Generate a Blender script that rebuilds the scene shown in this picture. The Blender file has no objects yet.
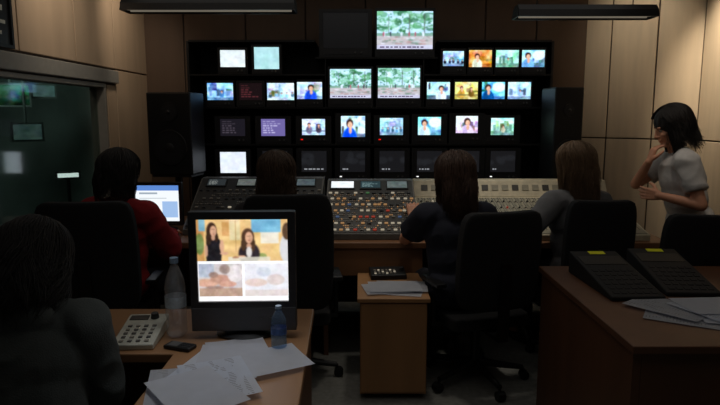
import bpy, bmesh, math, random
import numpy as np
from mathutils import Vector, Matrix, noise
R=math.radians
random.seed(7)
scene=bpy.context.scene
col=scene.collection
scene.view_settings.view_transform='Standard'
H=1.58; TH=R(8.3); F=600.0
def P(px,py,Y):
    x=(px-360)/F; v=(202.5-py)/F
    d=Vector((x, math.cos(TH)+v*math.sin(TH), -math.sin(TH)+v*math.cos(TH)))
    return Vector((0,0,H))+d*(Y/d.y)
cam=bpy.data.cameras.new('camera'); co=bpy.data.objects.new('camera',cam); col.objects.link(co)
cam.lens=30; cam.sensor_width=36; co.location=(0,0,H); co.rotation_euler=(R(90)-TH,0,0); scene.camera=co
cam.clip_start=.05

# ---------------- materials
def lin(c):
    return tuple(((x/12.92) if x<=.04045 else ((x+.055)/1.055)**2.4) for x in c)
def base_mat(name):
    m=bpy.data.materials.new(name); m.use_nodes=True
    nt=m.node_tree; b=nt.nodes['Principled BSDF']; return m,nt,b
def mat(name,c,rough=.5,metal=0,var=.18,scale=20,bump=0,bscale=80,stretch=(1,1,1),srgb=True):
    m,nt,b=base_mat(name)
    if srgb: c=lin(c)
    tc=nt.nodes.new('ShaderNodeTexCoord'); mp=nt.nodes.new('ShaderNodeMapping')
    mp.inputs['Scale'].default_value=stretch
    nt.links.new(tc.outputs['Object'],mp.inputs['Vector'])
    n=nt.nodes.new('ShaderNodeTexNoise'); n.inputs['Scale'].default_value=scale; n.inputs['Detail'].default_value=4
    nt.links.new(mp.outputs['Vector'],n.inputs['Vector'])
    r=nt.nodes.new('ShaderNodeValToRGB')
    r.color_ramp.elements[0].position=.3; r.color_ramp.elements[1].position=.7
    r.color_ramp.elements[0].color=(*[x*(1-var) for x in c],1)
    r.color_ramp.elements[1].color=(*[min(1,x*(1+var)) for x in c],1)
    nt.links.new(n.outputs['Fac'],r.inputs['Fac']); nt.links.new(r.outputs['Color'],b.inputs['Base Color'])
    b.inputs['Roughness'].default_value=rough; b.inputs['Metallic'].default_value=metal
    if bump:
        n2=nt.nodes.new('ShaderNodeTexNoise'); n2.inputs['Scale'].default_value=bscale
        nt.links.new(mp.outputs['Vector'],n2.inputs['Vector'])
        bp=nt.nodes.new('ShaderNodeBump'); bp.inputs['Strength'].default_value=bump; bp.inputs['Distance'].default_value=.01
        nt.links.new(n2.outputs['Fac'],bp.inputs['Height']); nt.links.new(bp.outputs['Normal'],b.inputs['Normal'])
    return m
def emis(name,c,s):
    m,nt,b=base_mat(name); c=lin(c)
    b.inputs['Base Color'].default_value=(*[x*.3 for x in c],1)
    b.inputs['Emission Color'].default_value=(*c,1); b.inputs['Emission Strength'].default_value=s
    return m
def printed(name,c):
    """paper with faint grey printed lines, all procedural"""
    m=mat(name,c,.8,var=.03); nt=m.node_tree; b=nt.nodes['Principled BSDF']
    ramp=[n for n in nt.nodes if n.type=='VALTORGB'][0]; tc=[n for n in nt.nodes if n.type=='TEX_COORD'][0]
    w=nt.nodes.new('ShaderNodeTexWave'); w.bands_direction='Y'; w.inputs['Scale'].default_value=26
    nt.links.new(tc.outputs['Object'],w.inputs['Vector'])
    mp=nt.nodes.new('ShaderNodeMapping'); mp.inputs['Scale'].default_value=(1,.35,1); nt.links.new(tc.outputs['Object'],mp.inputs['Vector'])
    n=nt.nodes.new('ShaderNodeTexNoise'); n.inputs['Scale'].default_value=34; nt.links.new(mp.outputs['Vector'],n.inputs['Vector'])
    g1=nt.nodes.new('ShaderNodeMath'); g1.operation='GREATER_THAN'; g1.inputs[1].default_value=.76; nt.links.new(w.outputs['Fac'],g1.inputs[0])
    g2=nt.nodes.new('ShaderNodeMath'); g2.operation='GREATER_THAN'; g2.inputs[1].default_value=.53; nt.links.new(n.outputs['Fac'],g2.inputs[0])
    sx=nt.nodes.new('ShaderNodeSeparateXYZ'); nt.links.new(tc.outputs['Object'],sx.inputs[0])
    ab=nt.nodes.new('ShaderNodeMath'); ab.operation='ABSOLUTE'; nt.links.new(sx.outputs['X'],ab.inputs[0])
    g3=nt.nodes.new('ShaderNodeMath'); g3.operation='LESS_THAN'; g3.inputs[1].default_value=.082; nt.links.new(ab.outputs[0],g3.inputs[0])
    m1=nt.nodes.new('ShaderNodeMath'); m1.operation='MULTIPLY'; nt.links.new(g1.outputs[0],m1.inputs[0]); nt.links.new(g2.outputs[0],m1.inputs[1])
    m2=nt.nodes.new('ShaderNodeMath'); m2.operation='MULTIPLY'; nt.links.new(m1.outputs[0],m2.inputs[0]); nt.links.new(g3.outputs[0],m2.inputs[1])
    mx=nt.nodes.new('ShaderNodeMix'); mx.data_type='RGBA'; nt.links.new(m2.outputs[0],mx.inputs[0]); nt.links.new(ramp.outputs['Color'],mx.inputs[6]); mx.inputs[7].default_value=(.40,.40,.43,1)
    nt.links.new(mx.outputs[2],b.inputs['Base Color']); return m
M={}
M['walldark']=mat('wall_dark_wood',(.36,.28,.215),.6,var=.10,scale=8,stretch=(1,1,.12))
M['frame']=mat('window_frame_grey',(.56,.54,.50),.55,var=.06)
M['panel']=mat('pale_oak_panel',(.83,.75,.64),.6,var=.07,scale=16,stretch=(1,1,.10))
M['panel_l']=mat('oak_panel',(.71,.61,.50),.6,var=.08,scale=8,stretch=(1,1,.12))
M['seam']=mat('seam_brown',(.28,.22,.17),.7)
M['floor']=mat('floor_lino',(.50,.50,.48),.5,var=.2,scale=30)
M['ceil']=mat('ceiling_paint',(.35,.33,.30),.9)
M['blackplastic']=mat('black_plastic',(.08,.08,.085),.45,var=.2,scale=60)
M['matteblack']=mat('matte_black',(.055,.055,.06),.75,var=.2,scale=60)
M['crtcase']=mat('monitor_casing',(.12,.12,.13),.5,var=.15,scale=60)
M['bezel']=mat('grey_bezel',(.20,.20,.21),.4,var=.08,scale=60)
M['silver']=mat('silver_bezel',(.33,.33,.34),.4,var=.06,scale=60)
M['darkbezel']=mat('dark_bezel_plastic',(.12,.12,.13),.4,var=.15,scale=60)
M['rackmetal']=mat('black_rack_metal',(.06,.06,.065),.55)
M['strip']=mat('control_strip_grey',(.15,.15,.16),.5)
M['knob']=mat('knob_grey',(.34,.34,.34),.4)
M['fabric']=mat('black_chair_fabric',(.085,.085,.095),.95,var=.3,scale=120,bump=.4,bscale=300)
M['chairplastic']=mat('chair_black_plastic',(.08,.08,.085),.4)
M['desk']=mat('desk_wood',(.60,.44,.30),.4,var=.12,scale=7,stretch=(1,.12,1))
M['deskedge']=mat('desk_wood_front',(.54,.38,.26),.45,var=.15,scale=7,stretch=(.12,1,1))
M['counter']=mat('counter_wood',(.40,.265,.18),.5,var=.15,scale=7,stretch=(1,1,.12))
M['pedestal']=mat('pedestal_wood',(.68,.50,.33),.45,var=.1,scale=7,stretch=(1,1,.12))
M['consolegrey']=mat('console_grey',(.38,.37,.35),.5)
M['consoledark']=mat('console_dark',(.19,.18,.17),.5)
M['mixer']=mat('mixer_beige',(.74,.70,.60),.5)
M['mixerdark']=mat('mixer_panel',(.54,.52,.45),.5)
M['paper']=printed('white_paper',(.90,.92,.96))
M['paper2']=printed('off_white_paper',(.80,.81,.84))
M['blank']=mat('blank_paper',(.88,.89,.92),.8,var=.03)
M['cream']=mat('cream_plastic',(.76,.76,.71),.45)
M['yellow']=mat('yellow_sticker',(.90,.90,.10),.7)
M['skin']=mat('skin',(.80,.57,.45),.55,var=.06)
M['eyewhite']=mat('eye_white',(.62,.58,.54),.3)
M['iris']=mat('eye_iris',(.12,.08,.05),.2)
M['chrome']=mat('dull_steel',(.45,.45,.46),.35,metal=.9)
M['white_led']=emis('white_led',(1,1,1),1.2)
M['red_led']=emis('red_led',(1,.1,.05),1.0)
M['b_white']=emis('button_white',(.85,.80,.70),.42)
M['b_red']=emis('button_red',(.78,.26,.18),.38)
M['b_amber']=emis('button_amber',(.85,.64,.42),.36)
M['b_green']=emis('button_green',(.40,.66,.42),.22)
M['b_blue']=emis('button_blue',(.42,.54,.74),.22)
M['b_grey']=mat('button_grey',(.56,.54,.50),.5)
M['b_dark']=mat('button_dark',(.20,.20,.21),.5)
M['tube']=emis('fluorescent_tube',(.80,.76,.68),.22)
def glass(name,tint,f0,f1,diff=0):
    m=bpy.data.materials.new(name); m.use_nodes=True; nt=m.node_tree
    for n in list(nt.nodes): nt.nodes.remove(n)
    o=nt.nodes.new('ShaderNodeOutputMaterial'); t=nt.nodes.new('ShaderNodeBsdfTransparent'); g=nt.nodes.new('ShaderNodeBsdfGlossy')
    t.inputs['Color'].default_value=(*tint,1); g.inputs['Roughness'].default_value=.07
    lw=nt.nodes.new('ShaderNodeLayerWeight'); lw.inputs['Blend'].default_value=.5
    pw=nt.nodes.new('ShaderNodeMath'); pw.operation='POWER'; pw.inputs[1].default_value=4
    ma=nt.nodes.new('ShaderNodeMath'); ma.operation='MULTIPLY_ADD'; ma.inputs[1].default_value=f1; ma.inputs[2].default_value=f0
    mx=nt.nodes.new('ShaderNodeMixShader'); src=t.outputs[0]
    if diff:
        d=nt.nodes.new('ShaderNodeBsdfDiffuse'); d.inputs['Color'].default_value=(*tint,1)
        m2=nt.nodes.new('ShaderNodeMixShader'); m2.inputs['Fac'].default_value=diff
        nt.links.new(t.outputs[0],m2.inputs[1]); nt.links.new(d.outputs[0],m2.inputs[2]); src=m2.outputs[0]
    nt.links.new(lw.outputs['Facing'],pw.inputs[0]); nt.links.new(pw.outputs[0],ma.inputs[0]); nt.links.new(ma.outputs[0],mx.inputs['Fac'])
    nt.links.new(src,mx.inputs[1]); nt.links.new(g.outputs[0],mx.inputs[2]); nt.links.new(mx.outputs[0],o.inputs['Surface'])
    return m
M['glass']=glass('window_glass',(.72,.82,.79),.11,.55)
M['pet']=glass('clear_plastic',(.97,.98,1.0),.12,.6,.16)
M['petblue']=glass('blue_clear_plastic',(.55,.72,.92),.05,.5,.12)
def screen_mat(s):
    m,nt,b=base_mat('lit_screen'); a=nt.nodes.new('ShaderNodeAttribute'); a.attribute_name='Col'
    b.inputs['Base Color'].default_value=(.01,.01,.01,1); b.inputs['Roughness'].default_value=.25
    nt.links.new(a.outputs['Color'],b.inputs['Emission Color']); b.inputs['Emission Strength'].default_value=s
    return m
M['screen']=screen_mat(1.12)
M['screen_main']=screen_mat(1.1)

# ---------------- object helpers
def tag(o,label=None,cat=None,group=None,kind=None):
    if label: o['label']=label
    if cat: o['category']=cat
    if group: o['group']=group
    if kind: o['kind']=kind
    return o
def thing(name,label,cat,loc=(0,0,0),rz=0,group=None):
    o=bpy.data.objects.new(name,None); col.objects.link(o); o.location=loc; o.rotation_euler=(0,0,rz)
    o.empty_display_size=.1
    return tag(o,label,cat,group)
def smooth_all(me): me.polygons.foreach_set('use_smooth',np.ones(len(me.polygons),dtype=bool))
def link(name,me,m,parent=None,loc=None,rot=None,smooth=False):
    o=bpy.data.objects.new(name,me); col.objects.link(o)
    if m is not None and len(me.materials)==0: me.materials.append(m)
    if parent: o.parent=parent
    if loc is not None: o.location=loc
    if rot is not None: o.rotation_euler=rot
    if smooth: smooth_all(me)
    return o
def obj(name,bm,m,parent=None,loc=None,rot=None,smooth=False,bevel=0,seg=2):
    bmesh.ops.recalc_face_normals(bm,faces=bm.faces[:])
    me=bpy.data.meshes.new(name); bm.to_mesh(me); bm.free()
    o=link(name,me,m,parent,loc,rot,smooth)
    if bevel:
        md=o.modifiers.new('bevel','BEVEL'); md.width=bevel; md.segments=seg; md.limit_method='ANGLE'
    return o
def box(bm,x0,x1,y0,y1,z0,z1):
    vs=[bm.verts.new((x,y,z)) for x in (x0,x1) for y in (y0,y1) for z in (z0,z1)]
    for f in ((0,1,3,2),(4,6,7,5),(0,4,5,1),(2,3,7,6),(0,2,6,4),(1,5,7,3)): bm.faces.new([vs[i] for i in f])
def prism(bm,prof,x0,x1):
    a=[bm.verts.new((x0,y,z)) for y,z in prof]; b=[bm.verts.new((x1,y,z)) for y,z in prof]
    bm.faces.new(a); bm.faces.new(b[::-1]); n=len(prof)
    for i in range(n): bm.faces.new((a[i],b[i],b[(i+1)%n],a[(i+1)%n]))
def poly_z(bm,pts,z0,z1):
    a=[bm.verts.new((x,y,z0)) for x,y in pts]; b=[bm.verts.new((x,y,z1)) for x,y in pts]
    bm.faces.new(a); bm.faces.new(b[::-1]); n=len(pts)
    for i in range(n): bm.faces.new((a[i],b[i],b[(i+1)%n],a[(i+1)%n]))
def frame_to(a,b):
    a=Vector(a); b=Vector(b); d=b-a; L=d.length
    q=d.to_track_quat('Z','Y').to_matrix().to_4x4(); return a,b,L,q
def cyl(bm,a,b,r1,r2=None,seg=16):
    if r2 is None: r2=r1
    a,b,L,q=frame_to(a,b)
    bmesh.ops.create_cone(bm,cap_ends=True,segments=seg,radius1=r1,radius2=r2,depth=L,matrix=Matrix.Translation((a+b)/2)@q)
def sph(bm,c,r,u=16,v=10):
    bmesh.ops.create_uvsphere(bm,u_segments=u,v_segments=v,radius=1,matrix=Matrix.Translation(c)@Matrix.Diagonal((*((r,r,r) if not hasattr(r,'__len__') else r),1)))
def lathe(bm,prof,seg=24):
    rings=[]
    for r,z in prof:
        rings.append([bm.verts.new((r*math.cos(2*math.pi*i/seg),r*math.sin(2*math.pi*i/seg),z)) for i in range(seg)])
    for a,b in zip(rings,rings[1:]):
        for i in range(seg): bm.faces.new((a[i],a[(i+1)%seg],b[(i+1)%seg],b[i]))
    bm.faces.new(rings[0]); bm.faces.new(rings[-1])
B=bmesh.new
def struct(name,bm,m,parent=None,**k):
    o=obj(name,bm,m,parent,**k)
    if not parent: o['kind']='structure'
    return o

# ---------------- PEOPLE
class PB:
    def __init__(s): s.v=[]; s.f=[]; s.n=0
    def add(s,v,f):
        s.v.append(v); s.f.extend([[i+s.n for i in q] for q in f]); s.n+=len(v)
    def mesh(s,name):
        me=bpy.data.meshes.new(name); me.from_pydata(np.concatenate(s.v).tolist(),[],s.f); return me
_us={}
def usph(u,v):
    if (u,v) in _us: return _us[(u,v)]
    V=[(0,0,1)]
    for j in range(1,v):
        t=math.pi*j/v
        for i in range(u): a=2*math.pi*i/u; V.append((math.sin(t)*math.cos(a),math.sin(t)*math.sin(a),math.cos(t)))
    V.append((0,0,-1)); f=[]
    for i in range(u): f.append((0,1+i,1+(i+1)%u))
    for j in range(v-2):
        for i in range(u): a=1+j*u; f.append((a+i,a+u+i,a+u+(i+1)%u,a+(i+1)%u))
    l=len(V)-1; a=1+(v-2)*u
    for i in range(u): f.append((l,a+(i+1)%u,a+i))
    _us[(u,v)]=(np.array(V),f); return _us[(u,v)]
def tf(Mx,V): m=np.array(Mx); return V@m[:3,:3].T+m[:3,3]
def a_ell(pb,Mx,c,r):
    V,f=usph(24,16); pb.add(tf(Mx,V*np.array(r)+np.array(c)),f)
def a_cap(pb,a,b,ra,rb,e0=True,e1=True,u=18):
    a,b,L,q=frame_to(a,b); q=np.array(q)[:3,:3]
    an=np.arange(u)*2*math.pi/u; c=np.stack([np.cos(an),np.sin(an),np.zeros(u)],1)
    va=(c*ra)@q.T+np.array(a); vb=(c*rb)@q.T+np.array(b)
    f=[(i,(i+1)%u,u+(i+1)%u,u+i) for i in range(u)]+[tuple(range(u))[::-1],tuple(range(u,2*u))]
    pb.add(np.concatenate([va,vb]),f)
    for e,p,r in ((e0,a,ra),(e1,b,rb)):
        if e: V,f=usph(u,max(6,u*2//3)); pb.add(V*r+np.array(p),f)
def bake(pb,name,vox,m,parent,it=3,amp=0,fr=(8,8,8),floor0=False):
    me=pb.mesh(name)
    ob=bpy.data.objects.new(name,me); col.objects.link(ob)
    md=ob.modifiers.new('r','REMESH'); md.mode='VOXEL'; md.voxel_size=vox
    if it: sm=ob.modifiers.new('s','SMOOTH'); sm.factor=.5; sm.iterations=it
    dg=bpy.context.evaluated_depsgraph_get()
    me2=bpy.data.meshes.new_from_object(ob.evaluated_get(dg)); ob.modifiers.clear(); ob.data=me2; me2.name=name
    bpy.data.meshes.remove(me)
    me2.materials.clear(); me2.materials.append(m)
    if amp:
        nv=len(me2.vertices); c=np.empty(nv*3,np.float32); me2.vertices.foreach_get('co',c); n=np.empty(nv*3,np.float32); me2.vertices.foreach_get('normal',n)
        c=c.reshape(-1,3); n=n.reshape(-1,3)
        s=np.array([(1-2*abs(noise.noise((x*fr[0]+z*3,y*fr[1],z*fr[2]-x*4))))*.8+.5*noise.noise((x*fr[0]*.5,y*fr[1]*.5,z*fr[2]*.5)) for x,y,z in c.tolist()])
        c=c+n*(amp*s)[:,None]; me2.vertices.foreach_set('co',c.astype(np.float32).ravel())
    if floor0:
        for v in me2.vertices:
            if v.co.z<.002: v.co.z=.002
    smooth_all(me2); me2.update()
    ob.parent=parent; return ob
def add_strands(ob,HM,style,rnd,count,low,rx,ry,rz,cz):
    V=[];Fc=[];n0=0; NCL=60
    clumps=[(rnd.uniform(-1,1),rnd.uniform(0,6.28),rnd.uniform(.008,.022),rnd.uniform(-.08,.07),rnd.uniform(-.55,.55),rnd.uniform(.93,1.17)) for _ in range(NCL)]
    for k in range(count):
        lim={'bob':142,'mid':125,'long':125}[style]
        cl=clumps[k%NCL]
        ph=R(lim)*max(-1,min(1,cl[0]+rnd.gauss(0,.06))); drift=cl[4]+rnd.uniform(-.2,.2); rj=cl[5]*rnd.uniform(.965,1.04); th0=rnd.uniform(.05,.9)
        wv=cl[1]+rnd.uniform(-.7,.7); wa=cl[2]*rnd.uniform(.6,1.3); pts=[]
        nn=14; end=low+cl[3]+rnd.uniform(-.03,.04); front=abs(ph)>R(105)
        for i in range(nn):
            t=i/(nn-1)
            if t<.5:
                th=th0*(1-t*2)+1.57*(t*2); p=ph+drift*t+.10*math.sin(wv+t*8)*t; wob=1+.05*math.sin(wv+t*9)*t
                x=rx*rj*wob*math.sin(th)*math.sin(p); y=-.022-ry*rj*wob*math.sin(th)*math.cos(p); z=cz+rz*(.6*rj+.4)*math.cos(th)
            else:
                s=(t-.5)*2; p=ph+drift*t+.10*math.sin(wv+t*8)*t+.30*s*math.sin(wv*1.7+s*5); q=rj*(1+.05*math.sin(wv+4.5)*.5-.12*s*s)+wa*math.sin(wv+s*7.5)*s/rx
                x=rx*q*math.sin(p); y=-.022-ry*q*math.cos(p)-.012*s; z=cz+(end-cz)*s
            pts.append(Vector((x,y,z)))
        if front:
            pts=[Vector((p.x if abs(p.x)>.06 or p.z>cz+.03 else math.copysign(.06,math.sin(ph)),min(p.y,.045) if p.z<cz+.045 else p.y,p.z)) for p in pts]
        pts=[HM@p for p in pts]
        d=(pts[-1]-pts[0]).normalized(); e1=d.orthogonal().normalized(); e2=d.cross(e1); r0=rnd.uniform(.0014,.0026)
        for i,p in enumerate(pts):
            r=r0*(1-.75*(i/(nn-1))**2)
            for a in (0,2.094,4.189): V.append(p+(e1*math.cos(a)+e2*math.sin(a))*r)
        for i in range(nn-1):
            for a in range(3): Fc.append((n0+i*3+a,n0+i*3+(a+1)%3,n0+i*3+3+(a+1)%3,n0+i*3+3+a))
        Fc.append((n0+nn*3-3,n0+nn*3-2,n0+nn*3-1)); n0+=nn*3
    m2=bpy.data.meshes.new('strands'); m2.from_pydata([tuple(v) for v in V],[],Fc)
    bm=B(); bm.from_mesh(ob.data); bm.from_mesh(m2); bm.to_mesh(ob.data); bm.free(); bpy.data.meshes.remove(m2); smooth_all(ob.data)
def ik(S,W,a,b,pole):
    d=W-S; L=min(d.length,(a+b)*.995); d.normalize(); W=S+d*L
    x=(a*a-b*b+L*L)/(2*L); h=math.sqrt(max(a*a-x*x,1e-6)); p=Vector(pole); p=(p-d*p.dot(d)).normalized()
    return S+d*x+p*h, W
def hand(bm,W,d,n,t,curl,k=1):
    d=d.normalized(); n=(n-d*n.dot(d)).normalized(); t=(t-d*t.dot(d)-n*t.dot(n)).normalized()
    for off,fl,c in ((.031,.92,0),(.0105,1.05,.05),(-.0105,.98,.1),(-.031,.78,.15)):
        o=t*off*k; base=W+d*.085*k+o-n*.002
        a_cap(bm,W+o*.55+d*.005,base,.0155*k,.0125*k)
        ang=0; p=base; dd=(d+t*off*3).normalized()
        for sl,ra,rb in ((.040,.0095,.0088),(.026,.0088,.0082),(.020,.0082,.0072)):
            ang+=curl*(1+c); q=p+(dd*math.cos(ang)+n*math.sin(ang))*sl*fl*k; a_cap(bm,p,q,ra*k,rb*k); p=q
    p=W+d*.02*k+t*.022*k+n*.004
    for dv,sl,ra,rb in ((t*.75+d*.65+n*.25,.042,.0135,.0115),(t*.4+d*.85+n*.35,.032,.0112,.0098),(t*.15+d*.9+n*.4,.024,.0098,.008)):
        q=p+dv.normalized()*sl*k; a_cap(bm,p,q,ra*k,rb*k); p=q
def person(label,loc,yaw,hz,legs,lean,head,arms,shirt,trouser,hairm,style,sleeve='long',sc=1.0,side=0,hoodie=False,loose=.022,low=None,hw=None):
    t=thing('person',label,'person',(loc[0],loc[1],0),yaw)
    rnd=random.Random(len(label)*7+int(loc[0]*100))
    inv=(Matrix.Translation((loc[0],loc[1],0))@Matrix.Rotation(yaw,4,'Z')).inverted()
    TL=Matrix.Translation((0,0,hz))@Matrix.Rotation(-lean,4,'X')@Matrix.Rotation(side,4,'Y')@Matrix.Scale(sc,4)
    HM=TL@Matrix.Translation((0,0,.56))@Matrix.Rotation(head[0],4,'Z')@Matrix.Rotation(-head[1],4,'X')@Matrix.Translation((0,0,-.56))
    bb=PB(); bs=PB(); bt=PB(); bh=PB()
    tor=[((0,0,.02),(.165,.118,.115)),((0,.005,.17),(.140,.10,.15)),((0,0,.33),(.155,.112,.16)),((0,-.005,.42),(.15,.085,.07))]
    ex=loose-.022
    for c,r in tor:
        a_ell(bb,TL,c,r)
        a_ell(bs,TL,c,(r[0]+loose,r[1]+loose,r[2]+.022))
    if ex>0: a_ell(bs,TL,(0,.005,.20),(.165+ex,.128+ex,.25))
    a_ell(bt,TL,(0,0,.01),(.18,.133,.125))
    tp=lambda v:TL@Vector(v); hp=lambda v:HM@Vector(v)
    a_cap(bb,tp((0,-.01,.45)),hp((0,.005,.60)),.058*sc,.052*sc)
    a_cap(bs,tp((0,-.012,.43)),tp((0,-.004,.505)),.085*sc,.068*sc,e1=False)
    for s in(-1,1): a_cap(bs,tp((s*.03,-.015,.47)),tp((s*.15,-.005,.445)),.060*sc,.070*sc)
    if hoodie: a_ell(bs,TL,(0,-.09,.45),(.12,.05,.06))
    a_ell(bb,HM,(0,-.005,.70),(.075,.093,.085)); a_ell(bb,HM,(0,.03,.645),(.058,.062,.082)); a_ell(bb,HM,(0,.064,.582),(.028,.024,.022))
    a_cap(bb,hp((0,.088,.682)),hp((0,.105,.642)),.009*sc,.0125*sc)
    for s in(-1,1):
        a_ell(bb,HM,(s*.011,.096,.637),(.010,.012,.008)); a_ell(bb,HM,(s*.076,-.008,.66),(.012,.020,.032)); a_ell(bb,HM,(s*.030,.080,.697),(.024,.012,.008)); a_ell(bb,HM,(s*.042,.055,.645),(.022,.028,.02))
    a_ell(bb,HM,(0,.089,.612),(.022,.010,.007)); a_ell(bb,HM,(0,.087,.600),(.019,.010,.007))
    for s,(kn,an,toe) in zip((-1,1),legs):
        hj=Vector((s*.09,0,hz)); kn=Vector(kn); an=Vector(an); toe=Vector(toe)
        a_cap(bb,hj,kn,.078,.054); a_cap(bb,kn,an,.052,.034); a_cap(bb,an,toe,.034,.026)
        a_cap(bt,hj,kn,.096,.068); a_cap(bt,kn,an+Vector((0,0,.03)),.066,.055,e1=False)
        b2=PB(); heel=Vector((an.x-(toe-an).x*.35,an.y-(toe-an).y*.35,.038)); a_cap(b2,heel,Vector((toe.x,toe.y,.032)),.040,.036); a_cap(b2,an,heel,.042,.040)
        bake(b2,'shoe',.010,bpy.data.materials.get('shoe_black') or mat('shoe_black',(.08,.07,.07),.5),t,2,floor0=True)
    r3=inv.to_3x3()
    for s,A in zip((-1,1),arms):
        S=tp((s*.178,-.002,.435))
        if A.get('mouth'): W=hp((0.006,.100,.604))-(r3@Vector(A['d'])).normalized()*.142*sc+ (HM.to_3x3()@Vector((0,1,0))).normalized()*.004
        else: W=inv@Vector(A['w'])
        E,W=ik(S,W,.285*sc,.25*sc,r3@Vector(A['pole']))
        a_cap(bb,tp((0,-.005,.44)),S,.060*sc,.058*sc); a_cap(bb,S,E,.050*sc,.039*sc); a_cap(bb,E,W,.039*sc,.025*sc)
        a_cap(bs,tp((0,-.005,.437)),S,.082*sc,.078*sc)
        if sleeve=='long':
            a_cap(bs,S,E,(.072+ex)*sc,(.056+ex)*sc); a_cap(bs,E,E.lerp(W,.93),(.056+ex)*sc,(.042+ex*.5)*sc,e1=False)
        else:
            a_cap(bs,S,S.lerp(E,.66),(.074+ex*.5)*sc,(.066+ex)*sc,e1=False)
        hand(bb,W,r3@Vector(A['d']),r3@Vector(A['n']),r3@Vector(A['t']),A.get('c',.25),sc)
    if low is None: low={'long':.44,'bob':.555,'mid':.49}[style]
    k=hw or (1.14 if style=='bob' else 1.06)
    dims=(.094*k,.104*k,.096*k,.712)
    a_ell(bh,HM,(0,-.022,.714),(.088*k,.098*k,.090*k))
    for s in(-1,1):
        a_cap(bh,hp((s*.050*k,-.035,.70)),hp((s*.056*k,-.04,low+.09)),.045*sc*k,.034*sc*k)
        a_cap(bh,hp((s*.032*k,-.065,.70)),hp((s*.036*k,-.075,low+.06)),.052*sc*k,.036*sc*k)
        if style=='bob': a_cap(bh,hp((s*.076,.012,.73)),hp((s*.082,.0,.61)),.030*sc,.026*sc)
    a_cap(bh,hp((0,-.065,.70)),hp((0,-.08,low+.05)),.055*sc*k,.036*sc*k)
    bake(bb,'body',.0052,M['skin'],t,2)
    bake(bs,'shirt',.008,shirt,t,4,.0095+ex*.2,(8,8,10))
    bake(bt,'trousers',.010,trouser,t,4,.006,(9,9,9))
    hr=bake(bh,'hair',.008,hairm,t,3,.006,(24,24,10))
    add_strands(hr,HM,style,rnd,2200,low,*dims)
    for s in(-1,1):
        bm=B(); sph(bm,hp((s*.030,.0715,.674)),.0120*sc,14,10); e=obj('eye',bm,M['eyewhite'],t,smooth=True)
        bm=B(); sph(bm,hp((s*.030,.0805,.674)),.0050*sc,10,8); obj('iris',bm,M['iris'],e,smooth=True)
        bm=B(); cyl(bm,hp((s*.016,.0915,.702)),hp((s*.044,.080,.703)),.0028*sc,.002*sc,8); obj('eyebrow',bm,hairbrown,t,smooth=True)
    return t
def seated(kx=.11,ky=.42,kz=.53,out=0): 
    return [((s*(kx+out),ky,kz),(s*(kx+out),ky-.02,.10),(s*(kx+out+.02),ky+.13,.035)) for s in(-1,1)]
def cloth(n,c,var=.12): return mat(n,c,.95,var=var,scale=14,bump=.25,bscale=220)
def hairmat(n,c,r=.6): return mat(n,c,r,var=.4,scale=20,stretch=(9,9,.7),bump=.2,bscale=30)
hairdark=hairmat('hair_dark',(.10,.078,.068)); hairblack=hairmat('hair_near_black',(.075,.06,.055),.75); hairbrown=hairmat('hair_brown',(.28,.20,.135)); hairlight=hairmat('hair_light_brown',(.46,.36,.26)); hairchest=hairmat('hair_chestnut',(.26,.17,.12))
jeans=cloth('dark_trousers',(.13,.14,.18))
def rest(w,t,d=(0,1,-.05),pole=(0,-.4,-1),c=.22): return dict(w=w,d=d,n=(0,0,-1),t=t,pole=pole,c=c)
XP=(1,0,0); XM=(-1,0,0)
person('person in dark grey jacket with dark hair seen from behind at left front',(-1.02,1.70),R(4),.515,seated(kz=.49),R(23),(R(5),R(18)),
   [rest((-1.17,2.07,.79),XP,pole=(-.35,-.4,-1)),rest((-.985,2.06,.79),XM,pole=(.45,-.4,-1))],cloth('grey_jacket',(.25,.27,.265)),jeans,hairblack,'bob',sc=.95,side=R(-5),hoodie=True,loose=.036,hw=1.18,low=.48)
person('person in red shirt seated at left, dark hair turned towards the racks',(-1.45,3.48),R(-16),.575,seated(),R(7),(R(-10),R(4)),
   [rest((-1.56,3.88,.815),XP,pole=(-.4,-.3,-1)),rest((-1.24,3.84,.815),XM,pole=(.6,-.3,-1))],cloth('red_shirt',(.56,.09,.115)),jeans,hairdark,'bob',sc=.99,loose=.036,low=.57,hw=1.1)
person('person with brown hair mostly hidden behind the high-backed centre chair',(-.49,3.48),R(0),.565,seated(),R(3),(R(0),R(2)),
   [rest((-.66,3.85,.815),XP,pole=(-.6,-.3,-1)),rest((-.36,3.84,.815),XM,pole=(.6,-.3,-1))],cloth('dark_top',(.16,.15,.16)),jeans,hairbrown,'mid',sc=.99)
person('person with chestnut hair in dark navy top reaching to the video switcher',(.575,3.43),R(10),.565,seated(),R(9),(R(4),R(2)),
   [dict(w=(.345,3.87,.93),d=(.05,.8,.48),n=(0,.5,-.8),t=XP,pole=(-.6,-.2,-1),c=.2),rest((.72,3.79,.87),XM,d=(0,1,.2),pole=(.7,-.3,-1))],cloth('navy_top',(.12,.13,.18)),jeans,hairchest,'long',sleeve='short',sc=.99,loose=.034,hw=1.12)
person('person with light brown hair in grey top seated at the mixing console',(1.385,3.70),R(20),.60,seated(kz=.55),R(8),(R(12),R(3)),
   [rest((1.07,3.80,.875),XP,d=(-.25,1,.1),pole=(-.9,-.3,-.8)),rest((1.46,3.88,.90),XM,d=(0,1,.2),pole=(.8,-.3,-1))],cloth('grey_top',(.37,.37,.38)),jeans,hairlight,'long',sc=1.0,loose=.028,hw=1.08)
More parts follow.
